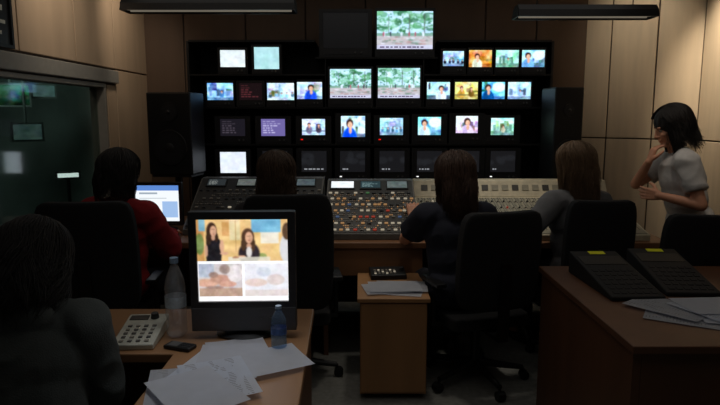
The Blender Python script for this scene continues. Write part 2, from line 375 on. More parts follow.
person('standing person in pale grey t-shirt holding one hand to mouth at right',(2.195,3.92),R(78),.87,[((s*.10,.02,.48),(s*.10,-.02,.09),(s*.12,.12,.035)) for s in(-1,1)],R(14),(R(4),R(6)),
   [dict(w=(1.915,3.81,1.07),d=(-.50,.86,.02),n=(.86,.5,0),t=(0,0,1),pole=(.6,-.6,-1),c=.2),
    dict(mouth=True,d=(.34,-.05,1),n=(.95,-.1,-.3),t=(.1,-1,.1),pole=(-.8,.2,-.7),c=.5)],cloth('pale_tshirt',(.72,.71,.70)),jeans,hairdark,'bob',sleeve='short',sc=.97,loose=.024,hw=1.12)

# ---------------- screen painting
def up(a,h,w):
    n,m=a.shape[:2]; ys=np.linspace(0,n-1.001,h); xs=np.linspace(0,m-1.001,w)
    y0=ys.astype(int); x0=xs.astype(int); fy=(ys-y0)[:,None,None]; fx=(xs-x0)[None,:,None]
    A=a[y0][:,x0]; Bq=a[y0][:,x0+1]; C=a[y0+1][:,x0]; D=a[y0+1][:,x0+1]
    return (A*(1-fx)+Bq*fx)*(1-fy)+(C*(1-fx)+D*fx)*fy
def canvas(h,w,c): return np.ones((h,w,3))*np.array(c,float)
def rect(a,x0,y0,x1,y1,c,al=1):
    h,w=a.shape[:2]; s=a[int(round(y0*h)):int(round(y1*h)),int(round(x0*w)):int(round(x1*w))]; s[:]=s*(1-al)+np.array(c)*al
def ell(a,cx,cy,rx,ry,c,al=1):
    h,w=a.shape[:2]; Y,X=np.mgrid[0:h,0:w]; X=(X+.5)/w; Y=(Y+.5)/h
    k=np.clip((1-((X-cx)/rx)**2-((Y-cy)/ry)**2)*4,0,1)[...,None]*al
    a[:]=a*(1-k)+np.array(c)*k
def noisy(a,seed,amt=.12,n=(6,7)):
    r=np.random.RandomState(seed); h,w=a.shape[:2]
    q=(up(r.rand(n[0],n[1],1),h,w)-.5)*2+(up(r.rand(n[0]*2,n[1]*2,1),h,w)-.5)+(up(r.rand(n[0],n[1],3),h,w)-.5)*.5
    a[:]=np.clip(a+q*amt,0,1); return a
def blur(a,k=1):
    for _ in range(k):
        p=np.pad(a,((1,1),(1,1),(0,0)),'edge'); a=(p[1:-1,1:-1]*2+p[:-2,1:-1]+p[2:,1:-1]+p[1:-1,:-2]+p[1:-1,2:])/6
    return a
def sat(a,k):
    l=a.mean(2,keepdims=True); return np.clip(l+(a-l)*k,0,1)
def figure(a,cx,cy,s,skin,cloth_,hair=(.20,.16,.15)):
    cl=np.array(cloth_)
    ell(a,cx,cy+.45*s,.22*s,.38*s,cl); ell(a,cx-.07*s,cy+.42*s,.08*s,.3*s,cl*.75,.6); ell(a,cx+.02*s,cy+.20*s,.05*s,.12*s,np.array(skin)*.92)
    ell(a,cx,cy-.03*s,.11*s,.16*s,hair); ell(a,cx+.01*s,cy+.02*s,.075*s,.12*s,skin); ell(a,cx+.03*s,cy+.03*s,.035*s,.08*s,np.array(skin)*.85,.6)
COOL=np.array((.93,.99,1.06))
def img(kind,seed,c=(.9,.9,.9),c2=(.3,.3,.3)):
    h,w=30,40; r=np.random.RandomState(seed)
    if kind=='off':
        return canvas(h,w,c)
    if kind=='pale':
        return noisy(canvas(h,w,c),seed,.05)
    if kind in('people','one'):
        c=np.array(c); a=canvas(h,w,c); mode=seed%4
        for k in range(9):
            x=r.rand()*.9; y=r.rand()*.6; rect(a,x,y,min(1,x+.06+.3*r.rand()),min(1,y+.1+.45*r.rand()),np.clip(c*(.3+.85*r.rand())+(r.rand(3)-.5)*.16,0,1),.8)
        rect(a,0,.74+.1*r.rand(),1,1,np.clip(c*(.35+.5*r.rand()),0,1),.8)
        noisy(a,seed,.16)
        sk=(.88,.72,.64)
        if kind=='one': figure(a,.35+.3*r.rand(),.34+.08*r.rand(),1.0+.5*r.rand(),sk,c2)
        elif mode==0:
            for k in range(5): figure(a,.1+.2*k+.06*r.rand(),.55+.06*r.rand(),.32,sk,np.clip(np.array(c2)*(.5+r.rand()),0,1))
        elif mode==1:
            figure(a,.3,.36,.7,sk,c2); rect(a,.0,.70,1,.80,c*.5,.8)
            figure(a,.72,.40,.6,sk,np.array(c2)*.6)
        elif mode==2:
            ell(a,.75,.3,.3,.3,(.97,.98,1),.8); figure(a,.28,.36,1.3,sk,c2)
        else:
            for k in range(6): x=r.rand()*.85; rect(a,x,.25+.3*r.rand(),x+.12,.78,c*(.3+.5*r.rand()),.8)
            figure(a,.55,.5,.45,sk,c2)
        a=sat(blur(a,2),1.6); a=np.clip((a-.5)*1.25+.55,0,1)*COOL
        return noisy(np.clip(a,0,1),seed+100,.05,(15,20))
    if kind=='text':
        a=canvas(h,w,c)
        for i in range(6):
            y=.12+.13*i; x=.08
            while x<.35+.5*r.rand():
                l=.05+.12*r.rand(); rect(a,x,y,x+l,y+.06,c2); x+=l+.04
        return blur(a,1)
    if kind=='dark':
        a=canvas(h,w,(.085,.085,.095))
        for k in range(5): ell(a,r.rand(),.2+.4*r.rand(),.1+.15*r.rand(),.1+.12*r.rand(),(.13,.135,.15),.7)
        a=blur(a,2); x=.1
        for i in range(2+seed%4): l=.05+.1*r.rand(); rect(a,x,.84,x+l,.89,(.52,.53,.55)); x+=l+.04
        return a
    if kind=='garden':
        h,w=54,74; a=canvas(h,w,(.80,.88,.92)); n=np.random.RandomState(seed)
        for i in range(40): ell(a,n.rand(),.02+.50*n.rand(),.05+.10*n.rand(),.04+.08*n.rand(),[(.34,.56,.38),(.50,.70,.52),(.20,.38,.26),(.64,.80,.70),(.90,.95,.97)][n.randint(5)],.65)
        for i in range(150): ell(a,n.rand(),.03+.55*n.rand()**.8,.010+.022*n.rand(),.010+.026*n.rand(),[(.32,.54,.36),(.86,.94,.96),(.48,.70,.52),(.20,.36,.25),(.72,.86,.80)][n.randint(5)],.65)
        for x in (.2,.57,.84): rect(a,x,.08,x+.02,.6,(.32,.34,.29),.5)
        rect(a,0,.58,1,.66,(.40,.52,.40),.7); rect(a,0,.64,1,1,(.76,.71,.69),.95)
        for i in range(44): ell(a,n.rand(),.64+.24*n.rand(),.03+.05*n.rand(),.012+.02*n.rand(),[(.70,.56,.54),(.92,.90,.90),(.56,.56,.54),(.78,.68,.66),(.42,.54,.44)][n.randint(5)],.6)
        for i in range(8): ell(a,.1+.8*n.rand(),.60,.018,.07,[(.26,.26,.30),(.70,.36,.40),(.92,.92,.95)][n.randint(3)],.8)
        a=sat(blur(a,1),1.2)
        rect(a,0,.89,1,1,(.80,.76,.80)); x=.06
        while x<.85:
            l=.03+.06*n.rand(); rect(a,x,.92,x+l,.965,(.40,.34,.42)); x+=l+.02
        a=np.clip((a-.5)*1.12+.52,0,1)*COOL
        return noisy(np.clip(a,0,1),seed,.04,(12,14))
def screen(name,a,w,h,m,parent,loc):
    ny,nx=a.shape[:2]
    verts=[(-w/2+w*i/nx,0,h/2-h*j/ny) for j in range(ny+1) for i in range(nx+1)]
    faces=[(j*(nx+1)+i,(j+1)*(nx+1)+i,(j+1)*(nx+1)+i+1,j*(nx+1)+i+1) for j in range(ny) for i in range(nx)]
    me=bpy.data.meshes.new(name); me.from_pydata(verts,[],faces)
    at=me.attributes.new('Col','FLOAT_COLOR','CORNER')
    a=np.clip(a,0,1)
    l=np.where(a<=.04045,a/12.92,((a+.055)/1.055)**2.4).reshape(-1,3)
    l=np.concatenate([l,np.ones((len(l),1))],1); at.data.foreach_set('color',np.repeat(l,4,0).astype(np.float32).ravel())
    return link(name,me,m,parent,loc)

# ---------------- ROOM
ZC=2.9
def wall(name,A,Bp,backs,panels,m_back,m_panel):
    A=Vector((*A,0)); Bv=Vector((*Bp,0)); d=Bv-A; ang=math.atan2(d.y,d.x)
    bm=B()
    for s0,s1,z0,z1 in backs: box(bm,s0,s1,0,.1,z0,z1)
    o=struct(name,bm,m_back); o.location=A; o.rotation_euler=(0,0,ang)
    bm=B()
    for s0,s1,z0,z1 in panels: box(bm,s0+.006,s1-.006,-.02,-.0005,z0+.006,z1-.006)
    p=obj('wall_panels',bm,m_panel,o,bevel=.004)
    return o
bm=B(); box(bm,-5,3,-.6,8,-.1,0); struct('floor',bm,M['floor'])
bm=B(); box(bm,-5,3,-.6,8,ZC,ZC+.1); struct('ceiling',bm,M['ceil'])
LX=-2.0; BY=5.7
bx=[-2.0,-1.62,-1.05,-.5,.05,.6,1.15,1.62,2.09]
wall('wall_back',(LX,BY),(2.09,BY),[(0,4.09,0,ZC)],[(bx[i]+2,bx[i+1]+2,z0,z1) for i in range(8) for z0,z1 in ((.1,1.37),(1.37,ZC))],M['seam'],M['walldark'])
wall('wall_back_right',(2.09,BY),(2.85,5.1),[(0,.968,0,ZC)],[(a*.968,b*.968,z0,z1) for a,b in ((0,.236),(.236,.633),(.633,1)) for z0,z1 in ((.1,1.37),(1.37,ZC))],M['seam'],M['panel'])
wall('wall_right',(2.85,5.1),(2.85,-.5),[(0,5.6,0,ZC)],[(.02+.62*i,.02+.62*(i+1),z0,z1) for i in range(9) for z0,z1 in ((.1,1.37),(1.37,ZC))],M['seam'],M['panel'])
ly=[-.5,.2,.8,1.5,2.18,2.88,3.58,4.29,4.96,5.7]
wall('wall_left',(LX,-.5),(LX,BY),[(0,6.2,0,.8),(0,6.2,1.82,ZC),(0,2.8,.8,1.82),(5.24,6.2,.8,1.82)],
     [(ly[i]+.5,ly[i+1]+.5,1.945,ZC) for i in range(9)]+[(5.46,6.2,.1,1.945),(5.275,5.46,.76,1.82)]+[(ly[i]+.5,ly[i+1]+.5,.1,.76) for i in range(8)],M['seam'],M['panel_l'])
bm=B(); box(bm,LX+.0005,LX+.05,-.5,4.95,1.83,1.93); struct('trim_1',bm,M['frame'],bevel=.006)
bm=B()
for y0,y1,z0,z1 in ((2.3,4.74,.80,.83),(2.3,4.74,1.79,1.82),(2.3,2.33,.83,1.79),(4.71,4.74,.83,1.79)): box(bm,LX-.09,LX+.03,y0,y1,z0,z1)
w1=struct('window_1',bm,M['frame'],bevel=.004)
bm=B(); box(bm,LX-.045,LX-.035,2.33,4.71,.83,1.79); obj('pane',bm,M['glass'],w1)
M['studio']=mat('studio_wall',(.45,.49,.47),.9,var=.35,scale=1.5)
bm=B(); box(bm,-5.0,-4.9,-.6,8,0,ZC); struct('wall_studio',bm,M['studio'])
bm=B(); box(bm,-4.9,-2.15,7.9,8,0,ZC); struct('wall_studio_far',bm,M['studio'])

# ---------------- MONITORS
def crt(label,sr,cw,shelf_y,image,group,Y0=5.2,depth=.34,topm=2.5,knobs=2,name='rack_monitor',led=None):
    x0,x1,y0,y1=sr
    yc=(y0+y1)/2; xc=(x0+x1)/2
    a=P(x0,yc,Y0); b=P(x1,yc,Y0); X=(a.x+b.x)/2; w=b.x-a.x
    zt=P(xc,y0,Y0).z; zb=P(xc,y1,Y0).z; zs=P(380,shelf_y,Y0).z+.001; ztop=P(xc,y0-topm,Y0).z
    W=P(xc+cw/2,yc,Y0).x-P(xc-cw/2,yc,Y0).x
    t=thing(name,label,'monitor',(X,Y0,zs),0,group)
    zt-=zs; zb-=zs; ztop-=zs
    bm=B()
    box(bm,-W/2,W/2,.016,.09,0,ztop)
    prism(bm,[(.09,0),(.09,ztop),(depth,ztop*.86),(depth,.0)],-W*.44,W*.44)
    box(bm,-W/2,-w/2,0,.016,0,ztop); box(bm,w/2,W/2,0,.016,0,ztop)
    box(bm,-w/2,w/2,0,.016,zt,ztop); box(bm,-w/2,w/2,0,.016,0,zb)
    obj('casing',bm,M['crtcase'],t)
    screen('screen',image,w,zt-zb,M['screen'],t,(0,.012,(zt+zb)/2))
    sh=min(.03,zb*.6)
    bm=B(); box(bm,-W*.42,W*.42,-.004,-.0003,zb*.5-sh/2,zb*.5+sh/2); obj('control_strip',bm,M['strip'],t)
    for k in range(knobs):
        bm=B(); x=W*(.18+.12*k); cyl(bm,(x,-.014,zb*.5),(x,-.0042,zb*.5),.007,.008,10); obj('knob',bm,M['knob'],t)
    if led:
        bm=B(); box(bm,-W*.36,-W*.30,-.007,-.0042,zb*.5-.004,zb*.5+.004); obj('indicator_light',bm,M[led],t)
    return t
nth=['leftmost','second from left','third from left','fourth from left','fourth from right','third from right','second from right','rightmost']
g='small monitors in the upper rack row'
for sr,cw,im,lb in (
 ((220,245,50,67),30,img('pale',1,(.90,.94,.96)),'small black monitor showing a plain white picture, far left of upper rack row'),
 ((254,279,47,69),30,img('pale',2,(.70,.89,.91)),'small black monitor with a pale aqua picture, beside the plain white one'),
 ((443,464,51,66),25.6,img('people',4,(.72,.80,.88),(.15,.16,.2)),'small black monitor with dark figures, first right of the big top screens'),
 ((469,492,50,67),25.6,img('one',4,(.84,.62,.44),(.9,.88,.80)),'small black monitor with an orange picture, upper right rack row'),
 ((496,519,50,67),25.6,img('people',7,(.72,.88,.80),(.55,.7,.62)),'small black monitor with pale green picture, second from right in upper row'),
 ((522,545,50,67),25.6,img('people',6,(.72,.86,.94),(.55,.68,.8)),'small black monitor with pale blue picture, far right of upper rack row')):
    crt(lb,sr,cw,74,im,g)
g='small monitors in the third rack row'
for sr,cw,im,lb in (
 ((207,233,83,100),28.6,img('people',11,(.70,.82,.94),(.40,.52,.64)),'small black monitor with bluish picture, far left of the third rack row'),
 ((239,262,83,100),28.6,img('text',12,(.09,.05,.06),(.36,.16,.18)),'small black monitor with nearly dark red-lined picture in third rack row'),
 ((267,294,83,100),28.6,img('people',12,(.84,.88,.93),(.5,.6,.64)),'small black monitor with whitish figures, third from left in third rack row'),
 ((297,322,82,99),26.4,img('one',14,(.86,.90,.96),(.25,.36,.66)),'small black monitor with white and blue picture, left of the large twin screens'),
 ((427,450,82,99),25,img('one',15,(.80,.90,.95),(.9,.92,.95)),'small black monitor with pale presenter picture, right of the large twin screens'),
 ((455,478,82,99),25.6,img('people',17,(.90,.84,.62),(.74,.60,.38)),'small black monitor with yellowish picture in third rack row'),
 ((482,505,82,99),25.6,img('people',18,(.56,.76,.92),(.12,.32,.46)),'small black monitor with blue and teal picture in third rack row'),
 ((508,531,82,99),25.6,img('people',23,(.80,.88,.97),(.70,.78,.90)),'small black monitor with pale blue-white picture, far right of third rack row')):
    crt(lb,sr,cw,107,im,g)
g='large twin monitors in the middle of the rack'
crt('large black monitor with garden picture, left of the twin pair mid-rack',(330,371,69,98),45.4,107,img('garden',21),g)
crt('large black monitor with garden picture, right of the twin pair mid-rack',(378,420,68,98),45.6,107,img('garden',22),g)
crt('biggest bright monitor with garden picture, standing on top of the rack',(377,433,11,49),60,57,img('garden',23),None,topm=3)
crt('big black monitor switched off, on rack top beside the bright garden screen',(323,368,12,48),53,57,img('off',24,(.03,.03,.035)),None,topm=3)
g='small monitors in the fourth rack row'
for i,(sr,im,lb) in enumerate((
 ((220,245,119,136),img('text',31,(.10,.09,.12),(.30,.27,.31)),'dim monitor with dark text picture'),
 ((261,285,119,136),img('text',32,(.42,.38,.62),(.74,.72,.88)),'monitor with purple text picture'),
 ((302,325,119,135),img('people',33,(.85,.89,.94),(.5,.46,.52)),'monitor with whitish seated figures'),
 ((341,365,116,137),img('one',34,(.84,.90,.97),(.22,.38,.78)),'monitor with white and blue presenter'),
 ((380,403,118,135),img('people',36,(.78,.88,.94),(.36,.46,.52)),'monitor with pale figures on grey'),
 ((418,441,117,135),img('people',38,(.66,.86,.95),(.85,.9,.92)),'monitor with pale cyan picture'),
 ((456,478,116,133),img('one',37,(.94,.86,.90),(.88,.80,.88)),'monitor with pinkish white face'),
 ((491,514,118,135),img('people',39,(.76,.92,.84),(.76,.74,.66)),'monitor with pale green picture'))):
    crt('small '+lb+', '+nth[i]+' in fourth rack row',sr,35.5,144,im,g,topm=3,led='red_led' if i in(2,4) else None)
g='small monitors in the bottom rack row'
for i,xc in enumerate((233,275,314,352.5,392,429.5,467,503)):
    if i==0: crt('small monitor with blank white picture, leftmost in bottom rack row',(220,246,152,173),35.5,181,img('pale',41,(.90,.93,.98)),g,topm=3)
    else: crt('small nearly dark monitor with a dashed bottom line, '+nth[i]+' in bottom rack row',(xc-12.5,xc+12.5,151,172),35.5,181,img('dark',41+i),g,topm=3,led='white_led' if i%2 else None)
X0=P(191,110,5.2).x; X1=P(549,110,5.2).x
zs=lambda y:P(380,y,5.2).z
rk=thing('monitor_rack','tall black shelving rack holding the wall of monitors','rack',((X0+X1)/2,5.2,0))
xc_=(X0+X1)/2; a0=X0-xc_; a1=X1-xc_
def rpart(name,x0,x1,y0,y1,z0,z1): 
    bm=B(); box(bm,x0,x1,y0,y1,z0,z1); obj(name,bm,M['rackmetal'],rk)
for x in (a0-.02,a1): 
    rpart('upright',x,x+.02,0,.4,0,zs(41))
for y in (181,144,107): rpart('shelf',a0,a1,.004,.4,zs(y)-.013,zs(y))
ul=P(325.4,85,5.2).x-xc_; ur=P(423.7,85,5.2).x-xc_
for x in (ul,ur): rpart('upright',x-.005,x+.005,.02,.4,zs(107)+.0005,zs(57)-.0135)
cl=P(315,57,5.2).x-xc_; cr=P(438,57,5.2).x-xc_
rpart('shelf',cl,cr,.004,.4,zs(57)-.013,zs(57))
rpart('shelf',a0,ul-.0055,.004,.4,zs(74)-.013,zs(74)); rpart('shelf',ur+.0055,a1,.004,.4,zs(74)-.013,zs(74))
rpart('top_board',a0,cl-.002,0,.4,zs(42),zs(41)+.01); rpart('top_board',cr+.002,a1,0,.4,zs(42),zs(41)+.01)
rpart('back_panel',a0,a1,.402,.41,.3,zs(41)); rpart('lower_panel',a0,a1,.01,.03,.05,zs(181)-.014)

# ---------------- SPEAKERS
def speaker(x,y,z0,w,h,d,rz,label):
    t=thing('loudspeaker',label,'speaker',(x,y,z0),rz,None)
    bm=B(); box(bm,-w/2,w/2,-d/2,d/2,0,h); obj('cabinet',bm,M['blackplastic'],t,bevel=.012)
    for zz,r in ((h*.33,w*.38),(h*.76,w*.2)):
        bm=B(); cyl(bm,(0,-d/2-.008,zz),(0,-d/2-.0005,zz),r,r*1.04,32); obj('driver_ring',bm,M['rackmetal'],t)
        bm=B(); cyl(bm,(0,-d/2-.010,zz),(0,-d/2-.0082,zz),r*.3,r*.85,32); sph(bm,(0,-d/2-.009,zz),(r*.28,.012,r*.28)); obj('cone',bm,M['crtcase'],t)
    s=thing('speaker_stand','black pole stand under the '+label,'stand',(x,y,0),rz)
    bm=B(); box(bm,-w*.45,w*.45,-d*.45,d*.45,z0-.02,z0-.001); obj('top_plate',bm,M['rackmetal'],s)
    bm=B(); cyl(bm,(0,0,.03),(0,0,z0-.021),.03); obj('pole',bm,M['rackmetal'],s)
    bm=B(); box(bm,-.18,.18,-.13,.13,0,.03); obj('base',bm,M['rackmetal'],s,bevel=.005)
speaker(-1.51,4.98,1.10,.37,.66,.28,R(-8),'large black loudspeaker left of the monitor rack')
speaker(1.655,4.98,1.04,.24,.76,.28,R(6),'tall black loudspeaker right of the monitor rack')

# ---------------- HANGING LIGHTS
def lamp(x0,x1,y,z,label):
    t=thing('hanging_light',label,'light',((x0+x1)/2,y,z),0,'hanging fluorescent lights'); w=(x1-x0)/2
    bm=B(); prism(bm,[(-.10,0),(-.09,.05),(-.05,.09),(.05,.09),(.09,.05),(.10,0),(.085,0),(.04,.055),(-.04,.055),(-.085,0)],-w,w); obj('housing',bm,M['blackplastic'],t)
    for s in(-1,1):
        bm=B(); prism(bm,[(-.09,.001),(-.05,.07),(.05,.07),(.09,.001)],s*w-.002 if s>0 else -w-.008,s*w+.008 if s>0 else -w+.002); obj('end_cap',bm,M['blackplastic'],t)
        bm=B(); cyl(bm,(s*w*.7,0,.09),(s*w*.7,0,ZC-z-.001),.004,seg=6); obj('hanger',bm,M['rackmetal'],t)
        bm=B(); cyl(bm,(-w+.03,s*.035,.020),(w-.03,s*.035,.020),.014,seg=10); obj('tube',bm,M['tube'],t)
lamp(-1.74,-.48,4.6,2.335,'black hanging fluorescent light over the left of the monitor rack')
lamp(1.155,2.17,4.6,2.29,'black hanging fluorescent light in front of the pale panelled wall')

# ---------------- CONTROL DESK
DT=.78
cd=thing('control_desk','long wooden control desk running below the monitor rack','desk',(0,0,0))
bm=B(); box(bm,-1.92,1.98,3.72,4.74,DT-.04,DT); obj('worktop',bm,M['deskedge'],cd,bevel=.006)
bm=B(); box(bm,-.24,.40,3.735,3.765,.56,DT-.0405); obj('fascia',bm,M['deskedge'],cd,bevel=.004)
for x in (-1.90,-.24,.37,1.93):
    bm=B(); box(bm,x,x+.03,3.80,4.70,.0,DT-.0405); obj('side_panel',bm,M['counter'],cd)
bm=B(); box(bm,-1.86,1.92,4.701,4.72,.08,DT-.0405); obj('back_panel',bm,M['counter'],cd)
def mesh_box(name,x,y,z,m,bev=0):
    bm=B(); box(bm,-x/2,x/2,-y/2,y/2,0,z)
    if bev: bmesh.ops.bevel(bm,geom=bm.edges[:],offset=bev,segments=1,affect='EDGES')
    bmesh.ops.recalc_face_normals(bm,faces=bm.faces[:])
    me=bpy.data.meshes.new(name); bm.to_mesh(me); bm.free(); me.materials.append(M[m]); return me
BT={k:mesh_box('button',.024,.015,.008,k,.002) for k in ('b_white','b_red','b_amber','b_green','b_blue','b_grey','b_dark')}
SL=math.atan2(.29,.54)
def slope_pt(x,s,off=.0):
    return Vector((x, s*math.cos(SL)-off*math.sin(SL), .04+s*math.sin(SL)+off*math.cos(SL)))
def wedge_console(name,label,xc,w,rows,cols,pick,displays,y0=3.80):
    t=thing(name,label,'console',(xc,y0,DT+.0005))
    bm=B(); prism(bm,[(0,0),(0,.04),(.54,.33),(.66,.33),(.66,0)],-w/2,w/2); obj('housing',bm,M['consolegrey'],t,bevel=.004)
    bm=B(); box(bm,-w/2+.012,w/2-.012,.01,.605,.0005,.004); obj('button_panel',bm,M['consoledark'],t,loc=slope_pt(0,0),rot=(SL,0,0))
    rr=random.Random(5)
    for nm,mt in (('small_keys','b_grey'),('small_warm_keys','b_amber' if rows==7 else 'knob')):
        bm=B(); n=int((w-.06)/.0135)
        for r in range(rows-1):
            s=.035+.41*(r+.5)/(rows-1)
            for c in range(n):
                if (c//7+r*2)%6==0: continue
                for ds in (-.011,.011):
                    if rr.random()<.10: continue
                    if (rr.random()<(.70 if rows==7 else .6))!=(nm=='small_keys'): continue
                    x=-w/2+.03+(w-.06)*c/(n-1); box(bm,x-.0045,x+.0045,s+ds-.004,s+ds+.004,.0042,.008)
        q=obj(nm,bm,M[mt],t,loc=slope_pt(0,0),rot=(SL,0,0)); q['kind']='stuff'
    for r in range(rows):
        for c in range(cols):
            x=-w/2+.035+(w-.07)*(c+.18*((c//4+r)%3-1))/(cols-1); s=.035+.41*r/(rows-1)
            k=pick(r,c)
            if not k or rr.random()<.06: continue
            link('button',BT[k],None,t,slope_pt(x,s,.0045),(SL,0,0))
    for x,ww,c,lb in displays:
        bm=B(); box(bm,-ww/2-.008,ww/2+.008,-.05,.05,.0045,.012); obj('display_frame',bm,M['blackplastic'],t,loc=slope_pt(x,.54),rot=(SL,0,0))
        s=screen('display',c,ww,.08,M['screen'],t,slope_pt(x,.54,.0135)); s.rotation_euler=(SL-R(90),0,0)
    return t
def pk(r,c):
    q=random.random()
    if 3<c<10 and r in (1,2,3,4): return 'b_red' if q<.22 else 'b_amber' if q<.65 else 'b_white' if q<.9 else 'b_dark'
    return 'b_white' if q<.30 else 'b_grey' if q<.50 else 'b_red' if q<.54 else 'b_green' if q<.57 else 'b_blue' if q<.60 else 'b_amber' if q<.80 else 'b_dark'
sw=wedge_console('video_switcher','sloping grey video switcher with rows of lit red and white buttons',.075,.62,7,14,pk,
   [(-.20,.16,img('pale',61,(.93,.95,.97)),''),(0,.14,img('text',62,(.12,.2,.22),(.5,.6,.6)),''),(.19,.14,img('pale',63,(.32,.36,.36)),'')])
bm=B(); box(bm,-.012,.012,-.06,.06,.0095,.0145); obj('fader_slot',bm,M['blackplastic'],sw,loc=slope_pt(.27,.22,.004),rot=(SL,0,0))
bm=B(); box(bm,-.05,.02,-.012,.012,.035,.05); cyl(bm,(0,0,.0145),(0,0,.036),.006); obj('fader_bar',bm,M['chrome'],sw,loc=slope_pt(.27,.24,.004),rot=(SL,0,0),bevel=.003)
wedge_console('equipment_console','dark sloping equipment console left of the lit video switcher',-.73,.92,5,18,
   lambda r,c:('b_grey' if random.random()<.35 else 'b_white' if random.random()<.1 else 'b_dark'),
   [(-.33,.13,img('text',64,(.15,.17,.18),(.6,.62,.6)),''),(-.11,.13,img('pale',65,(.35,.37,.36)),''),(.11,.13,img('text',66,(.10,.12,.13),(.5,.5,.5)),''),(.33,.13,img('pale',67,(.28,.32,.34)),'')],y0=3.95)
# mixer
mx0=.405; mx1=1.86; mw=mx1-mx0
mxr=thing('mixing_console','wide beige-grey sound mixing console with rows of knobs and faders','mixing console',((mx0+mx1)/2,3.765,DT+.0005))
ML=math.atan2(.15,.665)
def mp_(x,s,off=0): return Vector((x,s*math.cos(ML)-off*math.sin(ML),.04+s*math.sin(ML)+off*math.cos(ML)))
bm=B(); prism(bm,[(0,0),(0,.04),(.665,.19),(.885,.19),(.885,0)],-mw/2,mw/2); obj('housing',bm,M['mixer'],mxr,bevel=.005)
bm=B(); box(bm,-mw/2+.015,mw/2-.015,.015,.67,.0005,.004); obj('channel_panel',bm,M['mixerdark'],mxr,loc=mp_(0,0),rot=(ML,0,0))
bm=B(); prism(bm,[(.695,.1905),(.765,.31),(.885,.31),(.885,.1905)],-mw/2,mw/2); obj('meter_bridge',bm,M['mixer'],mxr,bevel=.005)
ba=math.atan2(.12,.07)
for i in range(18):
    bm=B(); box(bm,-.024,.024,-.022,.022,.0005,.005); x=-mw/2+.08+(mw-.16)*i/17
    obj('meter',bm,M['mixerdark'] if i%3 else M['consoledark'],mxr,loc=(x,.733,.256),rot=(ba,0,0))
bm=B(); cyl(bm,(0,0,0),(0,0,.012),.0075,.0055,8); me_k=bpy.data.meshes.new('knob'); bm.to_mesh(me_k); bm.free(); me_k.materials.append(M['b_dark'])
def recol(m): q=me_k.copy(); q.materials.clear(); q.materials.append(M[m]); return q
kk=[me_k,recol('b_white'),recol('b_red'),recol('b_grey')]
me_f=mesh_box('fader',.012,.026,.014,'b_dark',.003); me_s=mesh_box('fader_slot',.004,.15,.0012,'blackplastic')
bm=B(); NC=33
for i in range(NC):
    x=-mw/2+.04+(mw-.08)*i/(NC-1)
    for j in range(3): link('knob',kk[random.choice((0,0,0,3,3,1,2))],None,mxr,mp_(x,.34+.12*j,.0042),(ML,0,0))
    link('fader_slot',me_s,None,mxr,mp_(x,.15,.0042),(ML,0,0)); link('fader',me_f,None,mxr,mp_(x,.10+.10*random.random(),.0055),(ML,0,0))
    for j in range(15): 
        yy=.245+.029*j
        box(bm,x-.017,x-.010,yy-.004,yy+.004,.0042,.007); box(bm,x+.010,x+.017,yy-.004,yy+.004,.0042,.007)
q=obj('channel_buttons',bm,M['b_dark'],mxr,loc=mp_(0,0),rot=(ML,0,0)); q['kind']='stuff'

# ---------------- FLAT MONITORS
def flat_monitor(label,loc,rz,sw_,sh_,bez,chin,image,m,z_lift,bz='bezel',low_m=None):
    t=thing('desktop_monitor',label,'monitor',loc,rz)
    W=sw_+2*bez; Ht=sh_+bez+chin; z0=z_lift
    bm=B(); box(bm,-W/2,W/2,.012,.05,z0,z0+Ht); prism(bm,[(.05,z0+.03),(.05,z0+Ht-.03),(.10,z0+Ht-.08),(.10,z0+.08)],-W/2+.05,W/2-.05); obj('back_shell',bm,M['blackplastic'],t,bevel=.006)
    cb=chin-.022 if low_m else 0
    bm=B()
    for x0,x1,za,zb in ((-W/2,-sw_/2,cb,Ht),(sw_/2,W/2,cb,Ht),(-sw_/2,sw_/2,cb,chin),(-sw_/2,sw_/2,Ht-bez,Ht)): box(bm,x0,x1,-.004,.0118,z0+za,z0+zb)
    obj('bezel',bm,M[bz],t)
    if low_m:
        bm=B(); box(bm,-W/2,W/2,-.006,.0118,z0,z0+cb-.001); obj('lower_bezel',bm,M[low_m],t,bevel=.003)
    screen('screen',image,sw_,sh_,m,t,(0,.008,z0+chin+sh_/2))
    bm=B(); box(bm,-.04,.04,.07,.10,.02,z0+Ht*.5); obj('stand_neck',bm,M['blackplastic'],t,bevel=.006)
    bm=B(); lathe(bm,[(.115,0),(.115,.008),(.09,.016),(.045,.022)],32)
    for v in bm.verts: v.co.y=v.co.y*.8+.06
    obj('stand_base',bm,M['darkbezel'],t)
    for k in range(4):
        bm=B(); box(bm,.05+.022*k,.064+.022*k,-.010,-.0062,z0+chin*.4,z0+chin*.4+.006); obj('button',bm,M['knob'],t)
    return t
